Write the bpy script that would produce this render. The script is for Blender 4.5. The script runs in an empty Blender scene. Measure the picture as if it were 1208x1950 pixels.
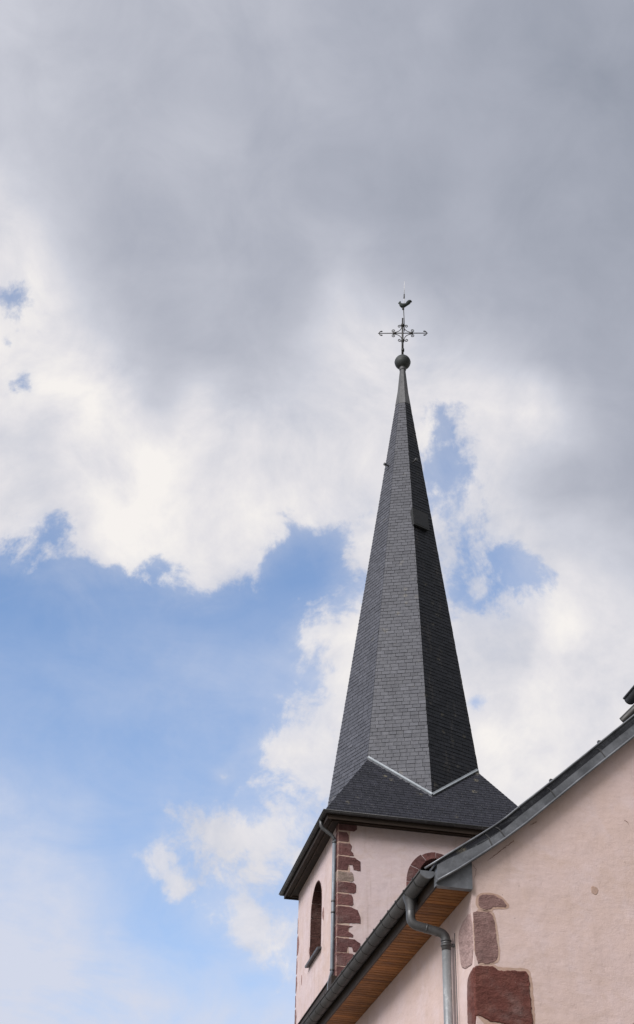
import bpy, bmesh, math, random
from math import sin, cos, pi, sqrt, radians
from mathutils import Vector, Matrix
from mathutils.geometry import tessellate_polygon
random.seed(7)
C = bpy.context.scene.collection
SC = bpy.context.scene

# ------------------------------------------------------------------ camera
PITCH, ROLL, FOC = radians(35.4756), radians(1.6949), 2751.32
fw = Vector((0, cos(PITCH), sin(PITCH)))
up0 = Vector((0, -sin(PITCH), cos(PITCH)))
ri0 = Vector((1, 0, 0))
ri = ri0 * cos(ROLL) + up0 * sin(ROLL)
up = up0 * cos(ROLL) - ri0 * sin(ROLL)
cam_d = bpy.data.cameras.new('camera')
cam = bpy.data.objects.new('camera', cam_d)
C.objects.link(cam)
cam.matrix_world = Matrix(((ri.x, up.x, -fw.x, 0), (ri.y, up.y, -fw.y, 0), (ri.z, up.z, -fw.z, 1.6), (0, 0, 0, 1)))
cam_d.sensor_fit = 'VERTICAL'
cam_d.sensor_height = 36.0
cam_d.sensor_width = 24.0
cam_d.lens = FOC / 1950 * 36
cam_d.clip_start = 0.1
cam_d.clip_end = 5000
SC.camera = cam

# ------------------------------------------------------------------ exposure
SC.view_settings.view_transform = 'Standard'
SC.view_settings.look = 'None'
SC.view_settings.exposure = 0.0
SC.view_settings.gamma = 1.0
SC.view_settings.use_curve_mapping = False

# ------------------------------------------------------------------ sun (veiled by broken cloud, behind and left of the viewer)
SUN_AZ, SUN_EL = radians(-136), radians(36)      # azimuth clockwise from +y
sun_dir = Vector((sin(SUN_AZ) * cos(SUN_EL), cos(SUN_AZ) * cos(SUN_EL), sin(SUN_EL)))
sd = bpy.data.lights.new('sun', 'SUN')
sd.energy = 3.4
sd.angle = radians(28)
sd.color = (1.0, 0.965, 0.94)
so = bpy.data.objects.new('sun', sd)
C.objects.link(so)
so.rotation_euler = sun_dir.to_track_quat('Z', 'Y').to_euler()
so.location = sun_dir * 80

# ------------------------------------------------------------------ sky: Nishita blue under broken cloud laid out by azimuth and elevation
COVER = """2121212121212121201616161617222433344666777878787878787878787878
1416181920212121191616161618222533354666777878787878787878787878
1111111112131415141414151517222632354766777879808080818182838485
1111111111111111111111111114233229365466777886888888898989898989
1111111111111111111111111321394336436373848688898989898989898989
1111111111111111111111193238574843527182888989898989898989898990
1514131312111111111111336942504648618088899192929293949595969798
1415151616151514111112425467715252698789899699999999999999999999
1111121213141414111112255173594555738889899699999999999999999999
1111111111111111111112193950434560778889899699999999999999999999
1111111111111111111111142325485267798889899499999999999999999999
1111111111111111111111111215457770798889898994999999999999999999
1111111111111111111111111112254562768889848493999999999999999999
1111111111111111111111111111143358768889848592999999999999999999
1111111111111111111111111111103161808889888790989999999999999999
2117141211111214131312121212103566848989847981899899999999999999
4536302521182026242218243525152445647677696056668597999999999999
8374645446394051656836477853271526496664544346568296999999999999
9795928883766875969984849277492640667464473847698998999999999999
9999999897968893999998979792745856636958515879929899999999999999
9899999999999999999999999999918576696951456291999999999999999999
8387929598999999999999999999999994877847345184979999999999999999
7878798183899699999999999999999999968655415683979999999999999999
7878787878829199999999999999999999999473637190999999999999999999
7878787878819099999999999999999999999991868998999999999999999999
8582807978789099999999999999999999999999989999999999999999999999
9391888684839399999999999999999999999999999999999999999999999999
9999979593929799999999999999999999999999999999999999999999999999
9999999999999999999999999999999999999999999999999999999999999999
9999999999999999999999999999999999999999999999999999999999999999
9999999999999999999999999999999999999999999999999999999999999999
9999999999999999999999999999999999999999999999999999999999999999
9999999999999999999999999999999999999999999999999999999999999999
9999999999999999999999999999999999999999999999999999999999999999
9999999999999999999999999999999999999999999999999999999999999999
9999999999999999999999999999999999999999999999999999999999999999
9999999999999999999999999999999999999999999999999999999999999999
9999999999999999999999999999999999999999999999999999999999999999"""
BRIGHT = """6767676767676767686970717171717171737880828484848484848484848484
6767676767676767686970717171717171737880828384848484848484848484
6767676767676767686970717171717171737880828384848484848484848484
6767676767676767676870717171727271737880828384848484848484848484
6867676767676767676870727274777774767880828384848484848484848484
6969686868686867676971757877767776777880828384848484848484848484
7070707069696969686972767977747578767880828384848484848484848484
7272717171707070707072757676757677777880818384848484848585858686
7373737272727272727373747676777881828181828587878787878787878787
7373737373737373737373737676778082818080808487878687878787878787
7373737373737373737373737574788281787878808383828587878787878787
7373737373737373737373737373798280788078848476737985868686868585
7373737373737373737373737373767879808182888777818484848382828180
7373737373737373737373737373747781828283827780868279787776757473
7474737373737373737373737373747984858482756665827073727170706968
7676757474747473737373737373748085858280767070938573676766656564
7878787776767575757776767574737679797877757578828070636262616058
7576767777787777808683817876747373737474747577756962575655545251
7172737475757577849488848178757373747475757472686154504847454342
6868697071727075849288868482797776767676757368605245403938363533
6968676767666573828991898784817978777777767364483534323131303030
7875727066616276858789908887828080797878777363503935303030303030
8382817976747584887769818889858280798080787470665641302928282727
8383838382858995916255808075747374767879787472725536282626252524
8081828283828281725547565152565964727876746865644429252424242424
7677787980797364524236363740455162717369635346382824232424242424
7374747576736251413635363537414863686461544438312624232323232222
6971727271655243383636373636384458575449423631272422222121202019
6164666865574639363637373635364151474033292826242120191818171616
5557586054484238363738383634333639373025242826221918171514141312
5252535448434039383938373532323332302522222624201717161312111010
5151515148444040404038373632303028262423232523201816141110101010
4849505049464239383837373633302827272727272523211917141110111111
4848484949474338353436363534323030303130272422212017141211111111
5049484746454340353334343434333231303129252423222018151313141516
5453514844424039373534343433323130292826232322222019161617181817
5454525047444241393836353433323130282624232221212019171616161616
5454524946444341403838363534323130282725242221202018171616161616"""
VEIL = """8888888888888888888987817571696564555555555555555555555555555555
8283858687888888888986807471696564555555555555555555555555555555
7274757778808182858581736865646262545454545454545353535251515049
6767676869707173777769554746414246464646464645454545454444444444
6666676767676767706857403341474644444444444444444444444444444444
6162636465656666676350343138444544444444444444444444444444444444
5758596060616262625541313135373945444444444444444444444444444444
4750535556575859574631273133333745444444444444444444444444444444
3437404245474951493725232729313745444444444444444444444444444444
2325272932343637352923242727324045444444444444444444444444444444
2222222222232425252423262729354245444444444444444444444444444444
1920212222222222222224282832364145444444444444444445454545454545
1516171819202021222325282930334045454545454545454544444443424139
1112131415161617202224252728323741414141414040393838373635343433
0708091011121213151719212326303233343434333232333333333333333333
0807060607070809101215171718192228333333282425333332323130282725
1111100908070707081112131313131420293329211517252625242323222222
1111111111111110101111111111111015243225161115212222222222222222
1111111111111111111111111111121115243226171421222222222222222222
1111111111111111111111111112181823303331282623222222222222222323
1111111111111111111111111113222326303030312923222323232222212018
1111111111111111111111111113202122222222222121201918171615131211
1111111111111111111111111112131414141414141313121211111111111111
1111111111111111111111111111111111111111111111111111111111111111
1111111111111111111111111111111111111111111111111111111111111111
1111111111111111111111111111111111111111111111111111111111111111
1111111111111111111111111111111111111111111111111111111111111111
1111111111111111111111111111111111111111111111111111111111111111
1111111111111111111111111111111111111111111111111111111111111111
1111111111111111111111111111111111111111111111111111111111111111
1111111111111111111111111111111111111111111111111111111111111111
1111111111111111111111111111111111111111111111111111111111111111
1111111111111111111111111111111111111111111111111111111111111111
1111111111111111111111111111111111111111111111111111111111111111
1111111111111111111111111111111111111111111111111111111111111111
1111111111111111111111111111111111111111111111111111111111111111
1111111111111111111111111111111111111111111111111111111111111111
1111111111111111111111111111111111111111111111111111111111111111"""

EL0, DEL, AZ0, DAZ = 14.0, 1.1, -22.4, 1.4452


def srgb(r, g, b):
    f = lambda c: c / 12.92 if c <= 0.04045 else ((c + 0.055) / 1.055) ** 2.4
    return (f(r / 255), f(g / 255), f(b / 255), 1)


world = bpy.data.worlds.new('World')
SC.world = world
world.use_nodes = True
nt = world.node_tree
nt.nodes.clear()
N, L = nt.nodes, nt.links


def W(op, a, b=None, c=None, clamp=False):
    n = N.new('ShaderNodeMath')
    n.operation = op
    n.use_clamp = clamp
    for i, v in enumerate((a, b, c)):
        if v is None:
            continue
        if isinstance(v, (int, float)):
            n.inputs[i].default_value = v
        else:
            L.new(v, n.inputs[i])
    return n.outputs[0]


def WV(op, a, b=None, c=None):
    n = N.new('ShaderNodeVectorMath')
    n.operation = op
    for i, v in enumerate((a, b, c)):
        if v is None:
            continue
        if isinstance(v, (tuple, list)):
            n.inputs[i].default_value = v
        else:
            L.new(v, n.inputs[i])
    return n.outputs['Value'] if op in ('DOT_PRODUCT', 'LENGTH') else n.outputs[0]


def wnoise(vec, scale, detail, rough=0.55, dist=0.0, off=(0, 0, 0)):
    n = N.new('ShaderNodeTexNoise')
    n.inputs['Scale'].default_value = scale
    n.inputs['Detail'].default_value = detail
    n.inputs['Roughness'].default_value = rough
    n.inputs['Distortion'].default_value = dist
    L.new(WV('ADD', vec, off), n.inputs['Vector'])
    return n.outputs['Fac'], n.outputs['Color']


def wmix(f, a, b):
    n = N.new('ShaderNodeMix')
    n.data_type = 'RGBA'
    L.new(f, n.inputs[0])
    for v, i in ((a, 6), (b, 7)):
        if isinstance(v, tuple):
            n.inputs[i].default_value = v
        else:
            L.new(v, n.inputs[i])
    return n.outputs[2]


def wsmooth(v, lo, hi):
    n = N.new('ShaderNodeMapRange')
    n.interpolation_type = 'SMOOTHSTEP'
    L.new(v, n.inputs[0])
    n.inputs[1].default_value = lo
    n.inputs[2].default_value = hi
    return n.outputs[0]


tc = N.new('ShaderNodeTexCoord')
D = WV('NORMALIZE', tc.outputs['Generated'])
sep = N.new('ShaderNodeSeparateXYZ')
L.new(D, sep.inputs[0])
az = W('MULTIPLY', W('ARCTAN2', sep.outputs[0], sep.outputs[1]), 180 / pi)
el = W('MULTIPLY', W('ARCSINE', sep.outputs[2]), 180 / pi)
# turbulence that ravels the edges of the clouds
_, wc1 = wnoise(D, 9.0, 6, 0.6)
wv = WV('MULTIPLY', WV('SUBTRACT', wc1, (0.5, 0.5, 0.5)), (2.2, 2.0, 0))
sw = N.new('ShaderNodeSeparateXYZ')
L.new(wv, sw.inputs[0])
azw = W('ADD', az, sw.outputs[0])
elw = W('ADD', el, sw.outputs[1])
u = W('DIVIDE', W('SUBTRACT', azw, AZ0), DAZ * (len(COVER.split()[0]) // 2 - 1), clamp=True)
t = W('DIVIDE', W('SUBTRACT', elw, EL0), DEL)
rows = list(zip(COVER.split(), BRIGHT.split(), VEIL.split()))
t = W('MINIMUM', W('MAXIMUM', t, 0.0), float(len(rows) - 1))
acc = None
for k, (rc, rb, rv) in enumerate(rows):
    r = N.new('ShaderNodeValToRGB')
    cr = r.color_ramp
    cr.interpolation = 'CARDINAL'
    n_ = len(rc) // 2
    val = [tuple(int(s[2 * j:2 * j + 2]) / 100 for s in (rc, rb, rv)) + (1,) for j in range(n_)]
    cr.elements[0].position = 0.0
    cr.elements[1].position = 1.0
    for j in range(1, n_ - 1):
        cr.elements.new(j / (n_ - 1))
    for j in range(n_):
        cr.elements[j].color = val[j]
    L.new(u, r.inputs[0])
    w = W('SUBTRACT', 1.0, W('ABSOLUTE', W('SUBTRACT', t, float(k))), clamp=True)
    sc_ = N.new('ShaderNodeVectorMath')
    sc_.operation = 'SCALE'
    L.new(r.outputs[0], sc_.inputs[0])
    L.new(w, sc_.inputs['Scale'])
    scaled = sc_.outputs[0]
    if acc is None:
        acc = scaled
    else:
        acc = WV('ADD', acc, scaled)
sa = N.new('ShaderNodeSeparateXYZ')
L.new(acc, sa.inputs[0])
cover, bright, veil = sa.outputs
# small gaps and tufts: azimuth, elevation, half-widths in degrees, amount of cover added
for (fa, fe, ra, re, amt) in [(-16.3, 42.3, 1.5, 0.75, -0.37), (-14.95, 39.05, 1.0, 0.6, -0.38), (-12.4, 34.0, 1.2, 0.9, -0.32),
                              (7.2, 28.2, 0.7, 0.4, -0.36), (-3.9, 25.0, 0.6, 0.4, 0.38)]:
    da = W('MULTIPLY', W('SUBTRACT', azw, fa), 1 / ra)
    de = W('MULTIPLY', W('SUBTRACT', elw, fe), 1 / re)
    q2 = W('ADD', W('MULTIPLY', da, da), W('MULTIPLY', de, de))
    g = W('POWER', 2.718, W('MULTIPLY', q2, -1.0))
    cover = W('MULTIPLY_ADD', g, amt, cover)
f1, _ = wnoise(D, 20.0, 12, 0.64, 0.25, (3.1, 1.7, 0.4))
f4, _ = wnoise(D, 70.0, 8, 0.62, 0.2, (2.1, 9.7, 0.4))
f2, _ = wnoise(D, 7.0, 5, 0.5, 0.2, (8.1, 0.7, 2.4))
f3, _ = wnoise(D, 14.0, 8, 0.6, 0.4, (1.1, 5.7, 4.4))
edge = W('MULTIPLY_ADD', W('SUBTRACT', f1, 0.5), 1.35, cover)
edge = W('MULTIPLY_ADD', W('SUBTRACT', f4, 0.5), 0.35, edge)
hard = wsmooth(edge, 0.39, 0.63)
soft = wsmooth(W('MULTIPLY_ADD', W('SUBTRACT', f3, 0.5), 1.1, cover), 0.08, 0.85)
mask = W('MULTIPLY_ADD', hard, 0.67, W('MULTIPLY', soft, 0.33))
# brightness modulation inside the cloud
f5, _ = wnoise(D, 11.0, 10, 0.6, 0.5, (6.1, 2.7, 7.4))
bil = W('ABSOLUTE', W('MULTIPLY_ADD', f5, 2.0, -1.0))                  # creased, billowing
amp = W('MULTIPLY_ADD', wsmooth(bright, 0.42, 0.78), 0.34, 0.36)
b2 = W('MULTIPLY_ADD', W('SUBTRACT', f3, 0.5), amp, bright)
b2 = W('MULTIPLY_ADD', W('SUBTRACT', 0.2, bil), W('MULTIPLY', wsmooth(bright, 0.4, 0.75), 0.34), b2)
b2 = W('MULTIPLY_ADD', W('SUBTRACT', f1, 0.5), W('MULTIPLY', wsmooth(bright, 0.45, 0.75), 0.25), b2)
b2 = W('MULTIPLY_ADD', W('SUBTRACT', f2, 0.5), 0.12, b2)
cr_n = N.new('ShaderNodeValToRGB')
cr = cr_n.color_ramp
stops = [(0.0, (145, 151, 165)), (0.3, (173, 177, 190)), (0.6, (205, 207, 217)), (0.82, (228, 226, 230)), (1.0, (246, 242, 239))]
cr.elements[0].position = 0
cr.elements[1].position = 1
for p_, _c in stops[1:-1]:
    cr.elements.new(p_)
for e_, (p_, c_) in zip(cr.elements, stops):
    e_.color = srgb(*c_)
L.new(b2, cr_n.inputs[0])
cloud = cr_n.outputs[0]
# unseen sky behind the viewer, shaped for light: bright round the sun, darkened opposite
ds = WV('DOT_PRODUCT', D, tuple(sun_dir))
glow = W('POWER', W('MAXIMUM', ds, 0.0), 3.0)
back = wsmooth(sep.outputs[1], 0.35, -0.35)
bb = W('MULTIPLY_ADD', glow, 1.5, W('MULTIPLY_ADD', f2, 0.5, W('MULTIPLY_ADD', sep.outputs[0], -0.42, 0.27)))
# unseen low sky dimmed to weaken light under the eaves, as village roofs would
bb = W('MULTIPLY', bb, W('MULTIPLY_ADD', wsmooth(sep.outputs[2], 0.05, 0.5), 0.75, 0.25))
cb = N.new('ShaderNodeCombineXYZ')
L.new(W('MULTIPLY', bb, 1.0), cb.inputs[0])
L.new(W('MULTIPLY', bb, 0.985), cb.inputs[1])
L.new(W('MULTIPLY', bb, 1.0), cb.inputs[2])

sky = N.new('ShaderNodeTexSky')
sky.sky_type = 'NISHITA'
sky.sun_disc = False
sky.sun_elevation = SUN_EL
sky.sun_rotation = SUN_AZ
sky.air_density = 1.0
sky.dust_density = 0.6
sky.ozone_density = 1.0
SKY_STRENGTH = 0.11
blue = WV('MULTIPLY', sky.outputs[0], (SKY_STRENGTH * 1.57, SKY_STRENGTH * 1.76, SKY_STRENGTH * 1.96))
f6, _ = wnoise(WV('MULTIPLY', D, (1.0, 1.0, 2.2)), 8.0, 9, 0.62, 0.9, (4.4, 2.2, 7.9))
wisp = W('MULTIPLY', veil, W('MULTIPLY_ADD', W('SUBTRACT', W('MULTIPLY_ADD', f1, 0.35, W('MULTIPLY', f6, 0.65)), 0.5), 3.8, 1.35))
blue = wmix(W('MULTIPLY', W('MAXIMUM', wisp, 0.0), 0.85, clamp=True), blue, srgb(210, 216, 233))
col = wmix(mask, blue, cloud)
col = wmix(back, col, cb.outputs[0])
bg = N.new('ShaderNodeBackground')
bg.inputs['Strength'].default_value = 1.0
L.new(col, bg.inputs['Color'])
out = N.new('ShaderNodeOutputWorld')
L.new(bg.outputs[0], out.inputs['Surface'])


# ================================================================== helpers
class MB:
    """collects faces and links them as ONE mesh object"""

    def __init__(self):
        self.v, self.f, self.t, self.s, self.m = [], [], [], [], []

    def add(self, verts, faces, tint=0.5, smooth=False, shade_moss=0.0):
        o = len(self.v)
        self.v += [tuple(x) for x in verts]
        for f in faces:
            self.f.append([o + i for i in f])
            self.t.append(tint)
            self.s.append(smooth)
            self.m.append(shade_moss)

    def box(self, a, b, tint=0.5):
        (x0, y0, z0), (x1, y1, z1) = a, b
        v = [(x0, y0, z0), (x1, y0, z0), (x1, y1, z0), (x0, y1, z0), (x0, y0, z1), (x1, y0, z1), (x1, y1, z1), (x0, y1, z1)]
        self.add(v, [(3, 2, 1, 0), (4, 5, 6, 7), (0, 1, 5, 4), (1, 2, 6, 5), (2, 3, 7, 6), (3, 0, 4, 7)], tint)

    def prism(self, poly, fn, d0, d1, chamfer=0.0, tint=0.5):
        """poly: 2D outline; fn(u, v, d) -> point; d0 inner depth, d1 outer depth; front edge chamfered"""
        n = len(poly)
        cx = sum(p[0] for p in poly) / n
        cy = sum(p[1] for p in poly) / n

        def inset(k):
            r = []
            for (x, y) in poly:
                dx, dy = x - cx, y - cy
                l = sqrt(dx * dx + dy * dy) + 1e-6
                q = max(0.0, 1 - k / l)
                r.append((cx + dx * q, cy + dy * q))
            return r
        rings = [(poly, d0)]
        if chamfer:
            rings += [(poly, d1 - (d1 - d0) * 0.45), (inset(chamfer * 0.35), d1 - (d1 - d0) * 0.12), (inset(chamfer), d1)]
        else:
            rings += [(poly, d1)]
        o = len(self.v)
        for pl, d in rings:
            self.v += [tuple(fn(x, y, d)) for x, y in pl]
        k = len(rings)
        for j in range(k - 1):
            for i in range(n):
                a, b = o + j * n + i, o + j * n + (i + 1) % n
                self.f.append([a, b, b + n, a + n])
                self.t.append(tint), self.s.append(bool(chamfer)), self.m.append(0.0)
        tri = tessellate_polygon([[Vector((x, y, 0)) for x, y in rings[-1][0]]])
        for t3 in tri:
            self.f.append([o + (k - 1) * n + i for i in t3])
            self.t.append(tint), self.s.append(False), self.m.append(0.0)
        for t3 in tessellate_polygon([[Vector((x, y, 0)) for x, y in poly]]):
            self.f.append([o + i for i in reversed(t3)])
            self.t.append(tint), self.s.append(False), self.m.append(0.0)

    def tube(self, path, r, n=12, caps=True, tint=0.5):
        path = [Vector(p) for p in path]
        rs = r if isinstance(r, (list, tuple)) else [r] * len(path)
        o = len(self.v)
        ref = None
        for i, p in enumerate(path):
            d = (path[min(i + 1, len(path) - 1)] - path[max(i - 1, 0)]).normalized()
            if ref is None:
                ref = Vector((0, 0, 1)) if abs(d.z) < 0.9 else Vector((1, 0, 0))
            x = d.cross(ref).normalized()
            y = x.cross(d).normalized()
            ref = y
            for k in range(n):
                a = 2 * pi * k / n
                self.v.append(tuple(p + (x * cos(a) + y * sin(a)) * rs[i]))
        for i in range(len(path) - 1):
            for k in range(n):
                a, b = o + i * n + k, o + i * n + (k + 1) % n
                self.f.append([a, b, b + n, a + n])
                self.t.append(tint), self.s.append(True), self.m.append(0.0)
        if caps:
            self.f.append([o + k for k in range(n)])
            self.f.append([o + (len(path) - 1) * n + k for k in reversed(range(n))])
            self.t += [tint] * 2
            self.s += [False] * 2
            self.m += [0.0] * 2

    def lathe(self, prof, cx, cy, n=24, smooth=True, tint=0.5, off=0.0):
        o = len(self.v)
        for r, z in prof:
            for k in range(n):
                a = 2 * pi * k / n + off
                self.v.append((cx + r * cos(a), cy + r * sin(a), z))
        for i in range(len(prof) - 1):
            for k in range(n):
                a, b = o + i * n + k, o + i * n + (k + 1) % n
                self.f.append([a, b, b + n, a + n])
                self.t.append(tint), self.s.append(smooth), self.m.append(0.0)

    def sweep(self, prof, A, B, closed=False, caps=False, tint=0.5, smooth=True):
        """prof: list of 2D points; A, B: functions mapping a profile point to 3D at both ends"""
        o = len(self.v)
        n = len(prof)
        self.v += [tuple(A(*p)) for p in prof] + [tuple(B(*p)) for p in prof]
        for i in range(n if closed else n - 1):
            j = (i + 1) % n
            self.f.append([o + i, o + j, o + n + j, o + n + i])
            self.t.append(tint), self.s.append(smooth), self.m.append(0.0)
        if caps:
            self.f.append([o + i for i in range(n)])
            self.f.append([o + n + i for i in reversed(range(n))])
            self.t += [tint] * 2
            self.s += [False] * 2
            self.m += [0.0] * 2

    def ring(self, prof, tint=0.5, smooth=False, closed=True):
        """prof of (offset from axis, z) carried round a square with mitred corners"""
        o = len(self.v)
        n = len(prof)
        for sx, sy in ((-1, -1), (1, -1), (1, 1), (-1, 1)):
            self.v += [(sx * q, sy * q, z) for q, z in prof]
        for c in range(4):
            d = (c + 1) % 4
            for i in range(n if closed else n - 1):
                j = (i + 1) % n
                self.f.append([o + c * n + i, o + c * n + j, o + d * n + j, o + d * n + i])
                self.t.append(tint), self.s.append(smooth), self.m.append(0.0)

    def build(self, name, mat, parent=None):
        me = bpy.data.meshes.new(name)
        me.from_pydata(self.v, [], self.f)
        at = me.attributes.new('tint', 'FLOAT', 'FACE')
        at.data.foreach_set('value', self.t)
        am = me.attributes.new('shade_moss', 'FLOAT', 'FACE')
        am.data.foreach_set('value', self.m)
        me.polygons.foreach_set('use_smooth', self.s)
        bm = bmesh.new()
        bm.from_mesh(me)
        bmesh.ops.recalc_face_normals(bm, faces=bm.faces)
        bm.to_mesh(me)
        bm.free()
        me.materials.append(mat)
        ob = bpy.data.objects.new(name, me)
        C.objects.link(ob)
        if parent:
            ob.parent = parent
        return ob


def empty(name, loc, rz, label, cat):
    o = bpy.data.objects.new(name, None)
    C.objects.link(o)
    o.location = loc
    o.rotation_euler = (0, 0, rz)
    o['label'] = label
    o['category'] = cat
    return o


def chaikin(p, it=2):
    for _ in range(it):
        q = []
        for i in range(len(p)):
            a, b = p[i], p[(i + 1) % len(p)]
            q += [(a[0] * .75 + b[0] * .25, a[1] * .75 + b[1] * .25), (a[0] * .25 + b[0] * .75, a[1] * .25 + b[1] * .75)]
        p = q
    return p


def rough(p, amt, step=0.04, seed=1):
    """outline subdivided and roughened"""
    rn = random.Random(seed)
    q = []
    for i in range(len(p)):
        a, b = p[i], p[(i + 1) % len(p)]
        l = math.hypot(b[0] - a[0], b[1] - a[1])
        k = max(1, int(l / step))
        for j in range(k):
            f = j / k
            q.append((a[0] + (b[0] - a[0]) * f + rn.uniform(-amt, amt), a[1] + (b[1] - a[1]) * f + rn.uniform(-amt, amt)))
    return q


# ================================================================== materials
class Mat:
    def __init__(self, name, rough=0.8, spec=0.3, metal=0.0):
        self.m = bpy.data.materials.new(name)
        self.m.use_nodes = True
        self.nt = self.m.node_tree
        self.b = self.nt.nodes['Principled BSDF']
        self.b.inputs['Roughness'].default_value = rough
        self.b.inputs['Specular IOR Level'].default_value = spec
        self.b.inputs['Metallic'].default_value = metal
        tc_ = self.nt.nodes.new('ShaderNodeTexCoord')
        self.obj = tc_.outputs['Object']

    def n(self, t):
        return self.nt.nodes.new(t)

    def l(self, a, b):
        self.nt.links.new(a, b)

    def val(self, s, v):
        if isinstance(v, (int, float, tuple)):
            s.default_value = v
        else:
            self.l(v, s)

    def math(self, op, a, b=0.0, c=0.0, clamp=False):
        n = self.n('ShaderNodeMath')
        n.operation = op
        n.use_clamp = clamp
        for i, v in enumerate((a, b, c)):
            self.val(n.inputs[i], v)
        return n.outputs[0]

    def noise(self, scale, detail=4, rough=0.55, stretch=(1, 1, 1), dist=0.0, off=0.0):
        mp = self.n('ShaderNodeMapping')
        mp.inputs['Scale'].default_value = stretch
        mp.inputs['Location'].default_value = (off, off * 0.7, off * 1.3)
        self.l(self.obj, mp.inputs['Vector'])
        n = self.n('ShaderNodeTexNoise')
        n.inputs['Scale'].default_value = scale
        n.inputs['Detail'].default_value = detail
        n.inputs['Roughness'].default_value = rough
        n.inputs['Distortion'].default_value = dist
        self.l(mp.outputs[0], n.inputs['Vector'])
        return n.outputs['Fac']

    def ramp(self, f, stops):
        r = self.n('ShaderNodeValToRGB')
        e = r.color_ramp.elements
        while len(e) < len(stops):
            e.new(0.5)
        for k, (p, c) in enumerate(stops):
            e[k].position = p
            e[k].color = tuple(c) + (1,) if len(c) == 3 else c
        self.l(f, r.inputs[0])
        return r.outputs[0]

    def mask(self, f, lo, hi):
        n = self.n('ShaderNodeMapRange')
        n.interpolation_type = 'SMOOTHSTEP'
        self.l(f, n.inputs[0])
        n.inputs[1].default_value = lo
        n.inputs[2].default_value = hi
        return n.outputs[0]

    def mix(self, f, a, b, mode='MIX'):
        n = self.n('ShaderNodeMix')
        n.data_type = 'RGBA'
        n.blend_type = mode
        self.val(n.inputs[0], f)
        for v, i in ((a, 6), (b, 7)):
            if isinstance(v, tuple) and len(v) == 3:
                v = v + (1,)
            self.val(n.inputs[i], v)
        return n.outputs[2]

    def attr(self, name):
        n = self.n('ShaderNodeAttribute')
        n.attribute_name = name
        return n.outputs['Fac']

    def bump(self, h, strength, dist):
        n = self.n('ShaderNodeBump')
        n.inputs['Strength'].default_value = strength
        n.inputs['Distance'].default_value = dist
        self.l(h, n.inputs['Height'])
        if self.b.inputs['Normal'].is_linked:
            self.l(self.b.inputs['Normal'].links[0].from_socket, n.inputs['Normal'])
        self.l(n.outputs[0], self.b.inputs['Normal'])

    def color(self, c):
        self.val(self.b.inputs['Base Color'], c)

    def rough(self, v):
        self.val(self.b.inputs['Roughness'], v)


def plaster(name, base, warm, pale, streak):
    M = Mat(name, 0.92, 0.15)
    a = M.noise(0.55, 6, 0.6, off=1.3)
    b = M.noise(3.2, 6, 0.62, off=4.1)
    c = M.mix(M.mask(a, 0.35, 0.68), base, warm)
    c = M.mix(M.math('MULTIPLY', M.mask(b, 0.45, 0.7), 0.7), c, pale)
    tr = M.noise(2.4, 7, 0.7, stretch=(0.8, 0.8, 1.5), off=15, dist=0.8)
    c = M.mix(M.math('MULTIPLY', M.mask(tr, 0.48, 0.68), 0.42), c, (warm[0] * 0.86, warm[1] * 0.84, warm[2] * 0.78))
    # rain streaks
    s = M.noise(3.0, 5, 0.6, stretch=(2.4, 2.4, 0.22), off=2.2)
    c = M.mix(M.math('MULTIPLY', M.mask(s, 0.5, 0.78), streak), c, tuple(x * 0.72 for x in warm))
    # blotches and grain
    g = M.noise(14, 5, 0.7, off=7)
    c = M.mix(M.math('MULTIPLY', M.mask(g, 0.5, 0.75), 0.24), c, tuple(x * 0.6 for x in base))
    g2 = M.noise(160, 2, 0.6)
    c = M.mix(0.2, c, M.ramp(g2, [(0.3, (0.62, 0.62, 0.62)), (0.7, (1.25, 1.25, 1.25))]), 'MULTIPLY')
    # small dark pits
    vo = M.n('ShaderNodeTexVoronoi')
    vo.inputs['Scale'].default_value = 9
    M.l(M.obj, vo.inputs['Vector'])
    pit = M.math('MULTIPLY', M.mask(vo.outputs['Distance'], 0.075, 0.045), M.mask(M.noise(1.4, 2, off=9), 0.52, 0.62))
    c = M.mix(M.math('MULTIPLY', pit, 0.7), c, tuple(x * 0.35 for x in base))
    M.color(c)
    M.bump(M.noise(2.2, 5, 0.55, off=3), 0.6, 0.035)
    M.bump(M.noise(11, 4, 0.6, stretch=(0.6, 0.6, 1.6), off=6), 0.35, 0.012)
    M.bump(M.noise(60, 4, 0.65), 0.35, 0.006)
    return M


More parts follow.
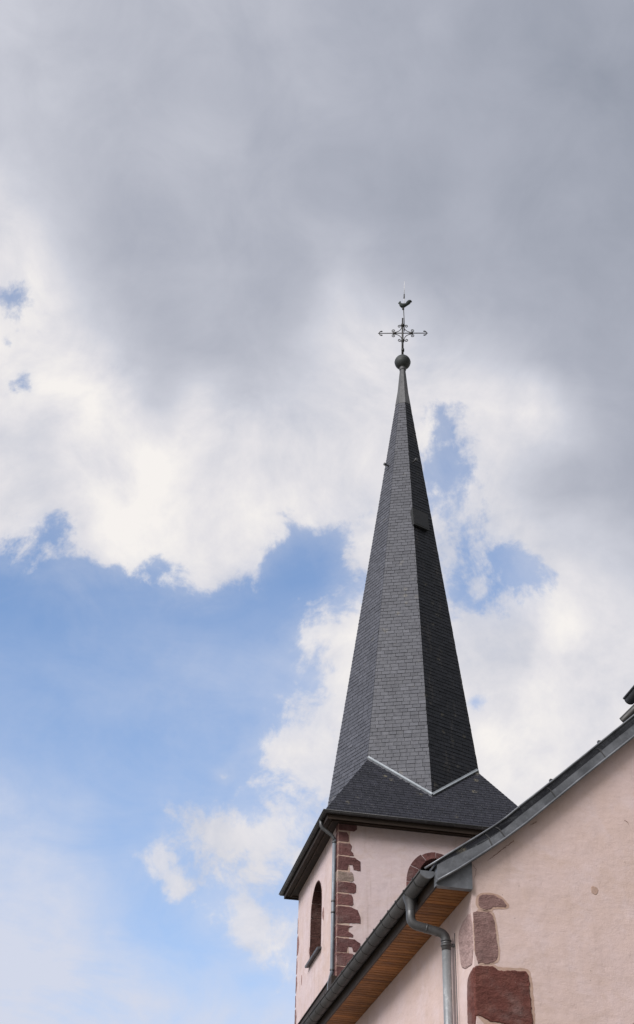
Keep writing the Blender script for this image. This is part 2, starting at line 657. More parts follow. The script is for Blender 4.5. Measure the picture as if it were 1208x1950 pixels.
def sandstone(name, lo, mid, hi, fleck=0.5):
    M = Mat(name, 0.9, 0.2)
    a = M.noise(5, 6, 0.65, stretch=(1, 1, 1.7), off=2)
    c = M.ramp(a, [(0.28, lo), (0.5, mid), (0.72, hi)])
    gy = M.noise(2.6, 5, 0.6, off=17)
    c = M.mix(M.math('MULTIPLY', M.mask(gy, 0.48, 0.68), 0.5), c, (hi[0] * 1.1, hi[0] * 0.78, hi[0] * 0.74))
    t = M.attr('tint')
    c = M.mix(1.0, c, M.ramp(t, [(0, (0.66, 0.66, 0.68)), (0.5, (1, 1, 1)), (1, (1.3, 1.24, 1.2))]), 'MULTIPLY')
    soot = M.noise(4.2, 5, 0.6, off=11)
    c = M.mix(M.math('MULTIPLY', M.mask(soot, 0.56, 0.74), 0.6), c, tuple(x * 0.4 for x in lo))
    vo = M.n('ShaderNodeTexVoronoi')
    vo.inputs['Scale'].default_value = 21
    M.l(M.obj, vo.inputs['Vector'])
    fl = M.math('MULTIPLY', M.mask(vo.outputs['Distance'], 0.1, 0.05), M.mask(M.noise(3, 2, off=5), 0.5, 0.6))
    c = M.mix(M.math('MULTIPLY', fl, fleck), c, (0.55, 0.46, 0.42))
    M.color(c)
    M.bump(M.noise(9, 7, 0.7, stretch=(1, 1, 1.6), off=1), 1.0, 0.05)
    M.bump(M.noise(70, 3, 0.6), 0.4, 0.006)
    return M


def zinc(name, dark, light, rgh=0.5, metal=0.55, stretch=(1, 1, 1), spots=0.0):
    M = Mat(name, rgh, 0.5, metal)
    a = M.noise(3.5, 6, 0.62, stretch=stretch, off=3, dist=0.4)
    c = M.ramp(a, [(0.32, dark), (0.68, light)])
    g = M.noise(26, 5, 0.6, off=6)
    c = M.mix(M.math('MULTIPLY', M.mask(g, 0.5, 0.75), 0.25), c, tuple(min(1, x * 1.6) for x in light))
    if spots:
        s = M.noise(11, 6, 0.7, stretch=(1, 1, 0.7), off=8)
        c = M.mix(M.math('MULTIPLY', M.mask(s, 0.52, 0.66), spots), c, (0.5, 0.51, 0.52))
    M.color(c)
    M.rough(M.ramp(M.noise(8, 4, 0.6, off=5), [(0.3, (rgh - 0.1,) * 3), (0.7, (rgh + 0.14,) * 3)]))
    M.bump(M.noise(5, 3, 0.5), 0.15, 0.02)
    return M


def slate(name, core, lo, hi, shade_mossc, lichen, rgh):
    M = Mat(name, rgh, 0.36)
    t = M.attr('tint')
    c = M.ramp(t, [(0.0, core), (0.05, core), (0.1, lo), (1.0, hi)])
    c = M.mix(0.5, c, M.ramp(M.noise(7, 5, 0.6), [(0.3, (0.75, 0.75, 0.76)), (0.7, (1.2, 1.2, 1.18))]), 'MULTIPLY')
    ms = M.attr('shade_moss')
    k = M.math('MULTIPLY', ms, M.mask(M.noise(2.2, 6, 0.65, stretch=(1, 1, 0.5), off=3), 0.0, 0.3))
    c = M.mix(k, c, shade_mossc)  # shade of the right-hand spire faces put into slate colour, algae mixed in
    # pale run-off streaks and lichen
    st = M.noise(4.5, 7, 0.72, stretch=(1, 1, 0.16), off=5)
    k2 = M.math('MULTIPLY', M.math('MULTIPLY', M.mask(st, 0.53, 0.70), ms), M.mask(M.noise(22, 4, 0.7, off=2), 0.42, 0.62))
    c = M.mix(M.math('MULTIPLY', k2, 0.45), c, (0.115, 0.10, 0.085))
    vo = M.n('ShaderNodeTexVoronoi')
    vo.inputs['Scale'].default_value = 3.2
    M.l(M.obj, vo.inputs['Vector'])
    li = M.math('MULTIPLY', M.mask(vo.outputs['Distance'], 0.28, 0.1), M.mask(M.noise(26, 5, 0.7, off=4), 0.42, 0.62))
    li = M.math('MULTIPLY', li, M.mask(M.noise(0.9, 3, off=6), 0.5, 0.6))
    c = M.mix(M.math('MULTIPLY', li, lichen), c, (0.30, 0.27, 0.19))
    c = M.mix(M.math('LESS_THAN', ms, -0.5), c, (0.085, 0.086, 0.09))
    M.color(c)
    M.rough(M.ramp(M.noise(12, 4), [(0.3, (rgh - 0.08,) * 3), (0.7, (rgh + 0.12,) * 3)]))
    M.bump(M.noise(30, 4, 0.6), 0.25, 0.006)
    return M


m_plaster_gable = plaster('pink_render', (0.545, 0.43, 0.415), (0.54, 0.415, 0.375), (0.57, 0.465, 0.465), 0.3).m
m_plaster_tower = plaster('weathered_pink_render', (0.53, 0.435, 0.445), (0.52, 0.40, 0.365), (0.57, 0.48, 0.485), 0.6).m
m_stone = sandstone('red_sandstone', (0.088, 0.038, 0.037), (0.135, 0.062, 0.060), (0.18, 0.090, 0.086)).m
m_stone_dark = sandstone('deep_red_sandstone', (0.085, 0.030, 0.025), (0.125, 0.045, 0.037), (0.165, 0.068, 0.055), 0.7).m
m_stone_shaded = sandstone('shaded_sandstone', (0.042, 0.019, 0.016), (0.066, 0.031, 0.027), (0.095, 0.050, 0.043), 0.2).m  # darker copy of the stone: shade of the left belfry reveal in its colour
m_stone_mauve = sandstone('mauve_sandstone', (0.16, 0.095, 0.09), (0.215, 0.130, 0.122), (0.26, 0.17, 0.16), 0.6).m
m_stone_pale = sandstone('pale_worn_sandstone', (0.28, 0.19, 0.18), (0.345, 0.24, 0.228), (0.41, 0.295, 0.28), 0.4).m
m_stone_grey = sandstone('grey_sandstone', (0.17, 0.125, 0.105), (0.25, 0.195, 0.165), (0.31, 0.25, 0.21), 0.3).m
m_patch = plaster('bare_render', (0.40, 0.28, 0.235), (0.36, 0.245, 0.20), (0.43, 0.32, 0.28), 0.1).m
m_mortar = plaster('lime_mortar', (0.42, 0.30, 0.25), (0.38, 0.25, 0.20), (0.46, 0.36, 0.31), 0.1).m
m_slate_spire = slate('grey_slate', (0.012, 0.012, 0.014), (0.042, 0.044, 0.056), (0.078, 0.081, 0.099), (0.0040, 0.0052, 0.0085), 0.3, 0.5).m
m_slate_skirt = slate('blue_slate', (0.009, 0.009, 0.011), (0.010, 0.011, 0.017), (0.022, 0.023, 0.034), (0.020, 0.020, 0.020), 0.55, 0.62).m
m_zinc_gutter = zinc('dark_zinc', (0.040, 0.040, 0.042), (0.075, 0.074, 0.076), 0.5, 0.25, (1, 0.35, 1)).m
m_zinc_verge = zinc('grey_zinc', (0.075, 0.080, 0.090), (0.19, 0.20, 0.22), 0.46, 0.45).m
m_zinc_pipe = zinc('galvanised_pipe', (0.17, 0.18, 0.19), (0.33, 0.345, 0.36), 0.42, 0.5, (1, 1, 0.25), 0.8).m
m_zinc_elbow = zinc('dull_pipe', (0.046, 0.047, 0.050), (0.105, 0.107, 0.112), 0.45, 0.35).m
m_zinc_tower = zinc('blue_grey_pipe', (0.12, 0.14, 0.165), (0.22, 0.245, 0.28), 0.5, 0.3, (1, 1, 0.3)).m
m_flash = zinc('bright_zinc', (0.21, 0.235, 0.26), (0.32, 0.35, 0.38), 0.55, 0.3).m
m_lead = zinc('lead_sheet', (0.045, 0.046, 0.050), (0.085, 0.086, 0.09), 0.55, 0.2, (1, 1, 0.3)).m
m_ball = zinc('patinated_copper', (0.018, 0.022, 0.023), (0.042, 0.048, 0.048), 0.6, 0.2, (1, 1, 0.2)).m
m_iron = zinc('black_iron', (0.010, 0.010, 0.010), (0.028, 0.026, 0.024), 0.5, 0.3).m
m_cock = zinc('green_copper', (0.005, 0.008, 0.007), (0.012, 0.02, 0.018), 0.8, 0.0).m
m_steel = zinc('bright_rod', (0.42, 0.42, 0.42), (0.55, 0.55, 0.55), 0.6, 0.1).m
m_hatch_panel = zinc('slate_grey_sheet', (0.006, 0.0075, 0.010), (0.011, 0.013, 0.017), 0.8, 0.0).m
m_hatch = zinc('grey_green_sheet', (0.007, 0.008, 0.009), (0.013, 0.015, 0.017), 0.75, 0.0).m


def timber(name, lo, mid, hi, stretch):
    M = Mat(name, 0.65, 0.3)
    g = M.noise(5, 7, 0.65, stretch=stretch, off=2, dist=0.6)
    c = M.ramp(g, [(0.25, lo), (0.5, mid), (0.75, hi)])
    c = M.mix(1.0, c, M.ramp(M.attr('tint'), [(0, (0.55, 0.5, 0.46)), (0.5, (1, 1, 1)), (1, (1.35, 1.3, 1.2))]), 'MULTIPLY')
    gr = M.noise(1.7, 6, 0.65, off=9)
    c = M.mix(M.math('MULTIPLY', M.mask(gr, 0.46, 0.7), 0.6), c, tuple(x * 0.45 for x in mid))
    kn = M.noise(24, 3, 0.5, stretch=(0.5, 2.2, 1), off=13)
    c = M.mix(M.math('MULTIPLY', M.mask(kn, 0.64, 0.72), 0.6), c, tuple(x * 0.5 for x in lo))
    M.color(c)
    M.bump(g, 0.3, 0.01)
    return M.m


m_soffit = timber('varnished_pine', (0.10, 0.040, 0.012), (0.25, 0.103, 0.030), (0.37, 0.165, 0.054), (1.6, 11, 6))
m_dark_wood = timber('dark_stained_timber', (0.016, 0.010, 0.007), (0.03, 0.019, 0.013), (0.05, 0.033, 0.023), (1, 1, 8))
m_fascia = timber('brown_fascia', (0.02, 0.012, 0.008), (0.034, 0.022, 0.015), (0.055, 0.037, 0.026), (6, 1, 6))
Mb = Mat('window_dark', 0.9, 0.1)
Mb.color(Mb.ramp(Mb.noise(4, 3), [(0.3, (0.012, 0.009, 0.008)), (0.7, (0.022, 0.017, 0.014))]))
m_black = Mb.m
Mk = Mat('crack', 0.95, 0.1)
Mk.color(Mk.ramp(Mk.noise(20, 3), [(0.3, (0.09, 0.035, 0.022)), (0.7, (0.17, 0.08, 0.055))]))
m_crack = Mk.m
Mg = Mat('village_ground', 0.95, 0.2)
Mg.color(Mg.mix(Mg.mask(Mg.noise(0.05, 6, 0.6), 0.42, 0.58), (0.25, 0.235, 0.215), (0.20, 0.19, 0.15)))
Mg.bump(Mg.noise(3, 6), 0.4, 0.05)

# ================================================================== ground
g = MB()
g.add([(-900, -900, 0), (900, -900, 0), (900, 900, 0), (-900, 900, 0)], [(0, 1, 2, 3)])
go = g.build('ground', Mg.m)
go['kind'] = 'structure'


# ================================================================== slates
def slate_face(mb, O, U, V, NN, left, right, vmax, h, w, rn, t, shade_moss=0.0, lo=0.12, hi=1.0, hooks=False):
    i = 0
    v0 = 0.0
    while v0 < vmax - 0.01:
        v1 = min(v0 + h * 1.12, vmax)
        uL, uR = min(left(v0), left(v1)), max(right(v0), right(v1))
        uu = uL - (w * 0.5 if i % 2 else 0.0) - rn.uniform(0, w * 0.12)
        row = rn.uniform(-0.05, 0.05)
        while uu < uR:
            ww = w * rn.uniform(0.86, 1.14)
            gp = 0.0042
            q = []
            for (a, b) in ((uu + gp, v0), (uu + ww - gp, v0), (uu + ww - gp, v1), (uu + gp, v1)):
                q.append(min(max(a, left(b)), right(b)))
            if q[1] - q[0] > 0.012 or q[2] - q[3] > 0.012:
                th = t * rn.uniform(0.75, 1.3)
                jl = rn.uniform(-0.004, 0.004)
                P = lambda a, b, n: O + U * a + V * b + NN * n
                vs = [P(q[0], v0 + jl, th), P(q[1], v0 + jl * 0.3, th * 0.95), P(q[2], v1, 0.003), P(q[3], v1, 0.003),
                      P(q[0], v0 + jl, -0.004), P(q[1], v0 + jl * 0.3, -0.004), P(q[2], v1, -0.004), P(q[3], v1, -0.004)]
                tint = min(hi, max(lo, (rn.gauss(0.5, 0.15) if rn.random() > 0.012 else rn.uniform(0.85, 1.0)) + row))
                ms = min(1, max(0, shade_moss + rn.uniform(-0.08, 0.06))) if shade_moss else 0.0
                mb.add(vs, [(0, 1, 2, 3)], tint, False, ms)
                mb.add(vs, [(4, 5, 1, 0), (0, 3, 7, 4), (5, 6, 2, 1)], 0.0)
                if hooks and rn.random() < 0.6 and q[1] - q[0] > 0.1:      # bent wire hook holding the slate
                    um = (q[0] + q[1]) / 2 + rn.uniform(-.01, .01)
                    n0 = th + 0.003
                    mb.add([P(um - .007, v0 - .006, n0), P(um + .007, v0 - .006, n0), P(um + .007, v0 + .016, n0), P(um - .007, v0 + .016, n0)], [(0, 1, 2, 3)], 0.5, False, -1.0)
            uu += ww
        v0 += h
        i += 1


# ================================================================== church tower
T = empty('church_tower', (2.4601, 33.0, 0), radians(10.9594),
          'tall church tower with grey slate spire, red sandstone corner stones, cross and weathercock on top', 'church tower')
WW, EE, ZE = 2.2434, 2.666, 14.818          # wall half-width, eave half-width, gutter lip
SL, ZA, KK = 0.13867, 30.683, 1.5533        # spire taper, apex, skirt slope
HW, ZSP, ZSILL = 0.60, 13.52, 12.42         # belfry openings: half width, springing, sill


def arch(r, z0, n=14, cx=0.0, e=1.08):
    p = [(cx - r, z0)]
    for k in range(n + 1):
        a = pi - pi * k / n
        # slightly raised arch
        p.append((cx + r * cos(a), ZSP + e * r * sin(a)))
    p.append((cx + r, z0))
    return p


FRONT = lambda u, z, d: Vector((u, -WW - d, z))          # d outwards
LEFT = lambda u, z, d: Vector((-WW - d, u, z))

wall = MB()
OPEN = {'front': (0.45, 1.38, 0.22), 'left': (0.60, 1.08, 0.022)}     # half width, arch rise, breadth of the stone ring
ZT = 14.80
for side, fn in (('front', FRONT), ('left', LEFT)):
    op = arch(OPEN[side][0], ZSILL, e=OPEN[side][1])
    outer = [(-WW, 0), (WW, 0), (WW, ZT), (-WW, ZT)]
    tri = tessellate_polygon([[Vector((x, y, 0)) for x, y in outer], [Vector((x, y, 0)) for x, y in op]])
    allp = outer + op
    wall.add([fn(x, y, 0) for x, y in allp], [tuple(t3) for t3 in tri])
    n = len(op)
    vs = [fn(x, y, 0) for x, y in op] + [fn(x, y, -0.62) for x, y in op]
    wall.add(vs, [(i, (i + 1) % n, n + (i + 1) % n, n + i) for i in range(n)])
wall.add([(WW, -WW, 0), (WW, WW, 0), (WW, WW, ZT), (WW, -WW, ZT)], [(0, 1, 2, 3)])
wall.add([(-WW, WW, 0), (WW, WW, 0), (WW, WW, ZT), (-WW, WW, ZT)], [(0, 1, 2, 3)])
wall.add([(-WW, -WW, ZT), (WW, -WW, ZT), (WW, WW, ZT), (-WW, WW, ZT)], [(0, 1, 2, 3)])
wall.build('wall', m_plaster_tower, T)

# belfry windows: stone surround of separate blocks, slats, metal sill
rn = random.Random(5)
for side, fn in (('front', FRONT), ('left', LEFT)):
    HW, RISE, outw = OPEN[side]
    op = arch(HW, ZSILL, e=RISE)
    sb = MB()
    # jamb blocks
    for sgn in (-1, 1):
        for (za, zb) in ((ZSILL + 0.02, 12.735), (12.75, 13.075), (13.09, ZSP - 0.008)):
            e = outw * rn.uniform(0.75, 1.2)
            x0, x1 = sgn * (HW - 0.016), sgn * (HW + e)
            P = [(x0, za), (x1, za), (x1, zb), (x0, zb)]
            sb.prism(P if sgn > 0 else P[::-1], fn, -0.42, 0.008, 0.0, rn.uniform(0.25, 0.8))
    nv = 6
    for k in range(nv):
        a0 = pi * k / nv + 0.012
        a1 = pi * (k + 1) / nv - 0.012
        e = outw * rn.uniform(0.85, 1.12)
        P = []
        for j in range(5):
            a = a0 + (a1 - a0) * j / 4
            P.append(((HW + e) * cos(a), ZSP + (RISE * HW + e * 0.6) * sin(a)))
        for j in range(5):
            a = a1 + (a0 - a1) * j / 4
            P.append(((HW - 0.016) * cos(a), ZSP + RISE * (HW - 0.016) * sin(a)))
        sb.prism(P, fn, -0.42, 0.008, 0.0, rn.uniform(0.2, 0.85))
    win = sb.build('window', m_stone if side == 'front' else m_stone_shaded, T)
    lv = MB()
    lv.add([fn(x, y, -0.6) for x, y in op], [tuple(range(len(op)))], 0.1)
    z = ZSILL + 0.1
    while z < ZSP + HW * RISE - 0.08:
        hw = HW if z < ZSP else HW * sqrt(max(0.02, 1 - ((z - ZSP) / (RISE * HW)) ** 2))
        vs = [fn(-hw, z, -0.46), fn(hw, z, -0.46), fn(hw, z + 0.13, -0.58), fn(-hw, z + 0.13, -0.58),
              fn(-hw, z + 0.02, -0.46), fn(hw, z + 0.02, -0.46), fn(hw, z + 0.15, -0.58), fn(-hw, z + 0.15, -0.58)]
        lv.add(vs, [(0, 1, 2, 3), (4, 7, 6, 5), (0, 4, 5, 1)], 0.4)
        z += 0.17
    lv.build('louvre', m_dark_wood, win)
    sl = MB()
    e = HW + 0.10
    vs = [fn(-e, ZSILL + 0.045, -0.40), fn(e, ZSILL + 0.045, -0.40), fn(e, ZSILL - 0.005, 0.10), fn(-e, ZSILL - 0.005, 0.10),
          fn(-e, ZSILL + 0.033, -0.40), fn(e, ZSILL + 0.033, -0.40), fn(e, ZSILL - 0.055, 0.094), fn(-e, ZSILL - 0.055, 0.094)]
    sl.add(vs, [(0, 1, 2, 3), (7, 6, 5, 4), (3, 2, 6, 7), (0, 3, 7, 4), (1, 2, 6, 5), (0, 1, 5, 4)])
    sl.build('window_sill', m_zinc_elbow, win)

# corner stones of the front left corner: each wraps both faces
qrows = [(14.56, 14.80, 0.43, 0), (14.295, 14.52, 0.25, 0), (13.98, 14.26, 0.345, 0), (13.635, 13.95, 0.52, 0),
         (13.39, 13.60, 0.375, 1), (13.125, 13.365, 0.425, 0), (12.845, 13.095, 0.37, 0), (12.43, 12.815, 0.525, 0),
         (12.145, 12.405, 0.365, 0), (11.815, 12.12, 0.53, 0), (11.525, 11.80, 0.45, 0), (11.26, 11.505, 0.34, 0),
         (10.93, 11.24, 0.46, 0), (10.62, 10.91, 0.36, 0)]
bites = {2: 'low', 3: 'bite', 7: 'round', 8: 'notch', 9: 'bite'}
for i, (za, zb, w, kind) in enumerate(qrows):
    za -= 0.010
    q = MB()
    rs = random.Random(40 + i)
    ti = rs.uniform(0.2, 0.75)
    x0, x1 = -WW - 0.0, -WW + w
    h = zb - za
    b = bites.get(i)
    if b == 'bite':
        P = [(x0, za), (x0 + w * .42, za), (x0 + w * .46, za + h * .42), (x0 + w * .66, za + h * .42), (x0 + w * .70, za + h * .08), (x1, za + h * .05), (x1, zb - h * .28), (x1 - w * .25, zb - h * .02), (x0, zb)]
    elif b == 'round':
        P = [(x0, za), (x1, za + h * .12), (x1 + .005, za + h * .45), (x1 - w * .12, zb - h * .14), (x1 - w * .4, zb), (x0, zb)]
    elif b == 'notch':
        P = [(x0, za), (x1 + .0, za + .01), (x1 + .01, za + h * .25), (x1 - w * .3, za + h * .5), (x1 - w * .26, za + h * .8), (x1 - w * .02, zb - .01), (x0, zb)]
    elif b == 'low':
        P = [(x0, za), (x1 + .02, za), (x1, za + h * .25), (x1 - w * .12, za + h * .4), (x1 - w * .06, zb - h * .2), (x1 - w * .2, zb), (x0, zb)]
    else:
        k = rs.uniform(0.05, 0.16)
        P = [(x0, za), (x1 - w * k, za), (x1, za + h * k * 1.5), (x1 - rs.uniform(0, .03), zb - h * rs.uniform(.1, .3)), (x1 - w * rs.uniform(.1, .3), zb), (x0, zb)]
    P = rough(P, 0.004, 0.05, i)
    P = [(max(x, x0), y) for x, y in P]
    q.prism(P, FRONT, -0.05, 0.010, 0.012, ti)
    y0 = -WW
    wl = 0.20 + rs.uniform(-0.03, 0.06)
    P2 = [(y0, za), (y0 + wl, za + .004), (y0 + wl + rs.uniform(-.02, .02), zb - .004), (y0, zb)]
    P2 = rough(P2, 0.004, 0.05, i + 60)
    P2 = [(max(x, y0 - 0.009), y) for x, y in P2]
    q.prism(P2[::-1], LEFT, -0.05, 0.009, 0.008, ti + 0.12)
    ob = q.build('quoin_stone', m_stone_grey if kind else m_stone, T)
    if kind:
        ob['label'] = 'pale grey corner stone among red ones'
mo = MB()
mo.prism(rough([(-WW + 0.003, 10.6), (-WW + 0.27, 10.6), (-WW + 0.27, 14.79), (-WW + 0.003, 14.79)], 0.012, 0.08, 3), FRONT, -0.03, 0.003)
mo.prism(rough([(-WW + 0.003, 10.6), (-WW + 0.21, 10.6), (-WW + 0.21, 14.7), (-WW + 0.003, 14.7)], 0.01, 0.08, 4)[::-1], LEFT, -0.03, 0.003)
mo.build('mortar_bed', m_mortar, T)
# ragged stones showing through the render along the far corner of the left face and near the window
z = 14.05
i = 0
for (za, zb, w, kind) in [(13.15, 13.62, .27, 0), (12.70, 13.1, .12, 0), (12.25, 12.66, .17, 0), (11.9, 12.2, .10, 0), (11.45, 11.86, .22, 0), (11.0, 11.4, .15, 0), (10.6, 10.95, .2, 0), (13.7, 14.1, .06, 0)]:
    q = MB()
    rs = random.Random(80 + i)
    y1 = WW
    P = rough([(y1 - w * rs.uniform(.5, .9), za), (y1, za), (y1, zb), (y1 - w * rs.uniform(.2, .6), zb), (y1 - w, (za + zb) / 2)], 0.012, 0.05, i)
    P = [(min(x, y1 + 0.012), zz) for x, zz in P]
    q.prism(P[::-1], LEFT, -0.05, 0.008, 0.012, rs.uniform(.3, .9))
    q.build('quoin_stone', m_stone_mauve, T)
    i += 1
for (yc, zc, wy, hz) in [(-0.78, 13.12, 0.10, 0.19), (1.55, 12.35, 0.05, 0.16), (0.68, 12.75, 0.06, 0.13)]:
    q = MB()
    P = chaikin([(yc - wy, zc - hz), (yc + wy * .6, zc - hz * .3), (yc + wy, zc + hz * .4), (yc - wy * .2, zc + hz), (yc - wy * 1.1, zc + hz * .6)], 1)
    q.prism(P[::-1], LEFT, -0.03, 0.006, 0.012, 0.8)
    q.build('exposed_stone', m_stone_mauve, T)

# eaves
so_ = MB()
so_.ring([(WW + 0.002, 14.70), (EE - 0.13, 14.70), (EE - 0.13, 14.735), (WW + 0.002, 14.735)])
so_.ring([(EE - 0.27, 14.672), (EE - 0.235, 14.672), (EE - 0.235, 14.698), (EE - 0.27, 14.698)], 0.9)
so_.build('soffit', m_dark_wood, T)
fa = MB()
fa.ring([(EE - 0.127, 14.66), (EE - 0.105, 14.66), (EE - 0.105, 14.80), (EE - 0.127, 14.80)])
fa.build('fascia', m_dark_wood, T)
gu = MB()
GR = 0.052
gc = EE - GR
prof = [(gc + GR * cos(a), 14.812 + GR * sin(a)) for a in [pi + pi * k / 12 for k in range(13)]]
prof2 = [(gc + (GR - .006) * cos(a), 14.812 + (GR - .006) * sin(a)) for a in [2 * pi - pi * k / 12 for k in range(13)]]
gu.ring(prof + prof2, 0.5, True)
bead = [(EE + 0.004 + 0.011 * cos(2 * pi * k / 8), 14.816 + 0.011 * sin(2 * pi * k / 8)) for k in range(8)]
gu.ring(bead, 0.4, True)
gut = gu.build('gutter', m_zinc_gutter, T)
for fn2 in (lambda s: (s, -1), lambda s: (-1, s)):
    for k in range(8):
        s = -2.3 + k * 0.66
        br = MB()
        sx, sy = fn2(s)
        front = sy == -1
        cpath = [(gc + (GR + .003) * cos(a), 14.812 + (GR + .003) * sin(a)) for a in [pi + pi * j / 8 for j in range(9)]]
        A = (lambda o, z: Vector((s - .012, -o, z))) if front else (lambda o, z: Vector((-o, s - .012, z)))
        B = (lambda o, z: Vector((s + .012, -o, z))) if front else (lambda o, z: Vector((-o, s + .012, z)))
        br.sweep(cpath + [(o * 1.0 + (gc - o) * 0.06, z + (14.812 - z) * 0.06) for o, z in reversed(cpath)], A, B, True, True)
        br.build('gutter_bracket', m_zinc_gutter, gut)

# skirt roof
sk = MB()
rn = random.Random(11)
ES, Z0 = EE - 0.035, 14.815
for k in range(4):
    a = k * pi / 2
    Nh = Vector((cos(a - pi / 2), sin(a - pi / 2), 0))       # outward: k=0 front (-y)
    U = Vector((cos(a), sin(a), 0))
    V = (-Nh + Vector((0, 0, KK))).normalized()
    NN = U.cross(V).normalized()
    if NN.dot(Nh) < 0:
        NN = -NN
    O = Nh * ES + Vector((0, 0, Z0))
    run = 1 / sqrt(1 + KK * KK)
    vmax = (ES - 1.25) / run
    lf = lambda v: -(ES - v * run)
    rf = lambda v: ES - v * run
    sk.add([O + U * lf(0) - NN * .006, O + U * rf(0) - NN * .006, O + U * rf(vmax) + V * vmax - NN * .006, O + U * lf(vmax) + V * vmax - NN * .006], [(0, 1, 2, 3)], 0.0)
    slate_face(sk, O, U, V, NN, lf, rf, vmax, 0.098, 0.20, rn, 0.010, hooks=True)
sk.build('skirt_roof', m_slate_skirt, T)

# spire
sp = MB()
rn = random.Random(23)
ZB, ZC = 15.45, 29.06
hs, hc_ = sin(pi / 8), cos(pi / 8)
for k in range(8):
    phi = -pi / 2 + pi / 8 + k * pi / 4          # k=0: face right of the front vertex
    Nh = Vector((cos(phi), sin(phi), 0))
    U = Vector((-sin(phi), cos(phi), 0))
    ap = SL * hc_
    V = (-Nh * ap + Vector((0, 0, 1))).normalized()
    NN = U.cross(V).normalized()
    if NN.dot(Nh) < 0:
        NN = -NN
    O = Nh * (SL * (ZA - ZB) * hc_) + Vector((0, 0, ZB))
    vz = V.z
    vmax = (ZC - ZB) / vz
    lf = lambda v: -SL * (ZA - ZB - v * vz) * hs
    rf = lambda v: SL * (ZA - ZB - v * vz) * hs
    sp.add([O + U * lf(0) - NN * .006, O + U * rf(0) - NN * .006, O + U * rf(vmax) + V * vmax - NN * .006, O + U * lf(vmax) + V * vmax - NN * .006], [(0, 1, 2, 3)], 0.0)
    shade_moss = {0: 0.97, 1: 0.45, 2: 0.5, 3: 0.2}.get(k, 0.0)  # painted shade per face, darkest right of the front edge, with some algae
    slate_face(sp, O, U, V, NN, lf, rf, vmax, 0.106, 0.20, rn, 0.012, shade_moss)
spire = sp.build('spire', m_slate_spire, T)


def spire_pt(k, t_, z, n=0.0):
    """point on spire face k: t_ across, height z, n outwards"""
    phi = -pi / 2 + pi / 8 + k * pi / 4
    Nh = Vector((cos(phi), sin(phi), 0))
    U = Vector((-sin(phi), cos(phi), 0))
    NN = (Nh + Vector((0, 0, SL * hc_))).normalized()
    return Nh * (SL * (ZA - z) * hc_) + U * t_ + Vector((0, 0, z)) + NN * n


# zinc valleys where the skirt meets the spire
cq = sqrt(0.5)
zbase = lambda c: (ZE + KK * EE - KK * c * SL * ZA) / (1 - KK * c * SL)
zh, zm = zbase(cq), zbase(1.0)
for k in (7, 0, 1, 2, 3, 4, 5):
    phi0 = -pi / 2 + k * pi / 4
    vert = lambda j: (SL * (ZA - (zm if j % 2 == 0 else zh)), -pi / 2 + j * pi / 4, zm if j % 2 == 0 else zh)
    pts = []
    for j in (k, k + 1):
        r, a, z = vert(j)
        pts.append(Vector((r * cos(a), r * sin(a), z)))
    a, b = pts
    phi = -pi / 2 + pi / 8 + k * pi / 4
    Ns = (Vector((cos(phi), sin(phi), 0)) + Vector((0, 0, SL * hc_))).normalized()
    sa_ = [-pi / 2, 0, pi / 2, pi][(((k + 1) // 2) % 4)]
    Nk = Vector((cos(sa_) * KK, sin(sa_) * KK, 1)).normalized()
    d = (b - a).normalized()
    w1 = d.cross(Ns)
    w1 = w1 if w1.z > 0 else -w1
    w2 = d.cross(Nk)
    w2 = w2 if w2.z < 0 else -w2
    f = MB()
    a2, b2 = a - d * 0.0, b + d * 0.0
    o1 = Ns * 0.017
    o2 = Nk * 0.018
    fillet = (Ns + Nk).normalized() * 0.02
    up1 = w1.normalized() * 0.036
    dn1 = w2.normalized() * 0.032
    f.add([a2 + up1 + o1, b2 + up1 + o1, b2 + fillet, a2 + fillet, b2 + dn1 + o2, a2 + dn1 + o2,
           a2 + up1 - o1, b2 + up1 - o1, b2 + dn1 - o2, a2 + dn1 - o2],
          [(0, 1, 2, 3), (3, 2, 4, 5), (0, 1, 7, 6), (5, 4, 8, 9)])
    f.build('valley_flashing', m_flash, spire)

# lead cap, collar and ball
cp = MB()
rb = SL * (ZA - ZC) + 0.016
cp.lathe([(rb + 0.004, ZC - 0.05), (rb, ZC), (0.165, 29.6), (0.125, 30.05), (0.088, 30.46)], 0, 0, 8, False)
cp.lathe([(0.088, 30.46), (0.100, 30.46), (0.100, 30.57), (0.06, 30.57)], 0, 0, 20, False)
cp.build('lead_cap', m_lead, spire)
bl = MB()
bl.lathe([(0.002, 30.78 - 0.238)] + [(0.243 * sin(pi * k / 18), 30.78 - 0.243 * cos(pi * k / 18)) for k in range(1, 18)] + [(0.002, 30.78 + 0.243)], 0, 0, 32)
bl.lathe([(0.245, 30.775), (0.248, 30.78), (0.245, 30.786)], 0, 0, 32)
bl.build('ball', m_ball, spire)

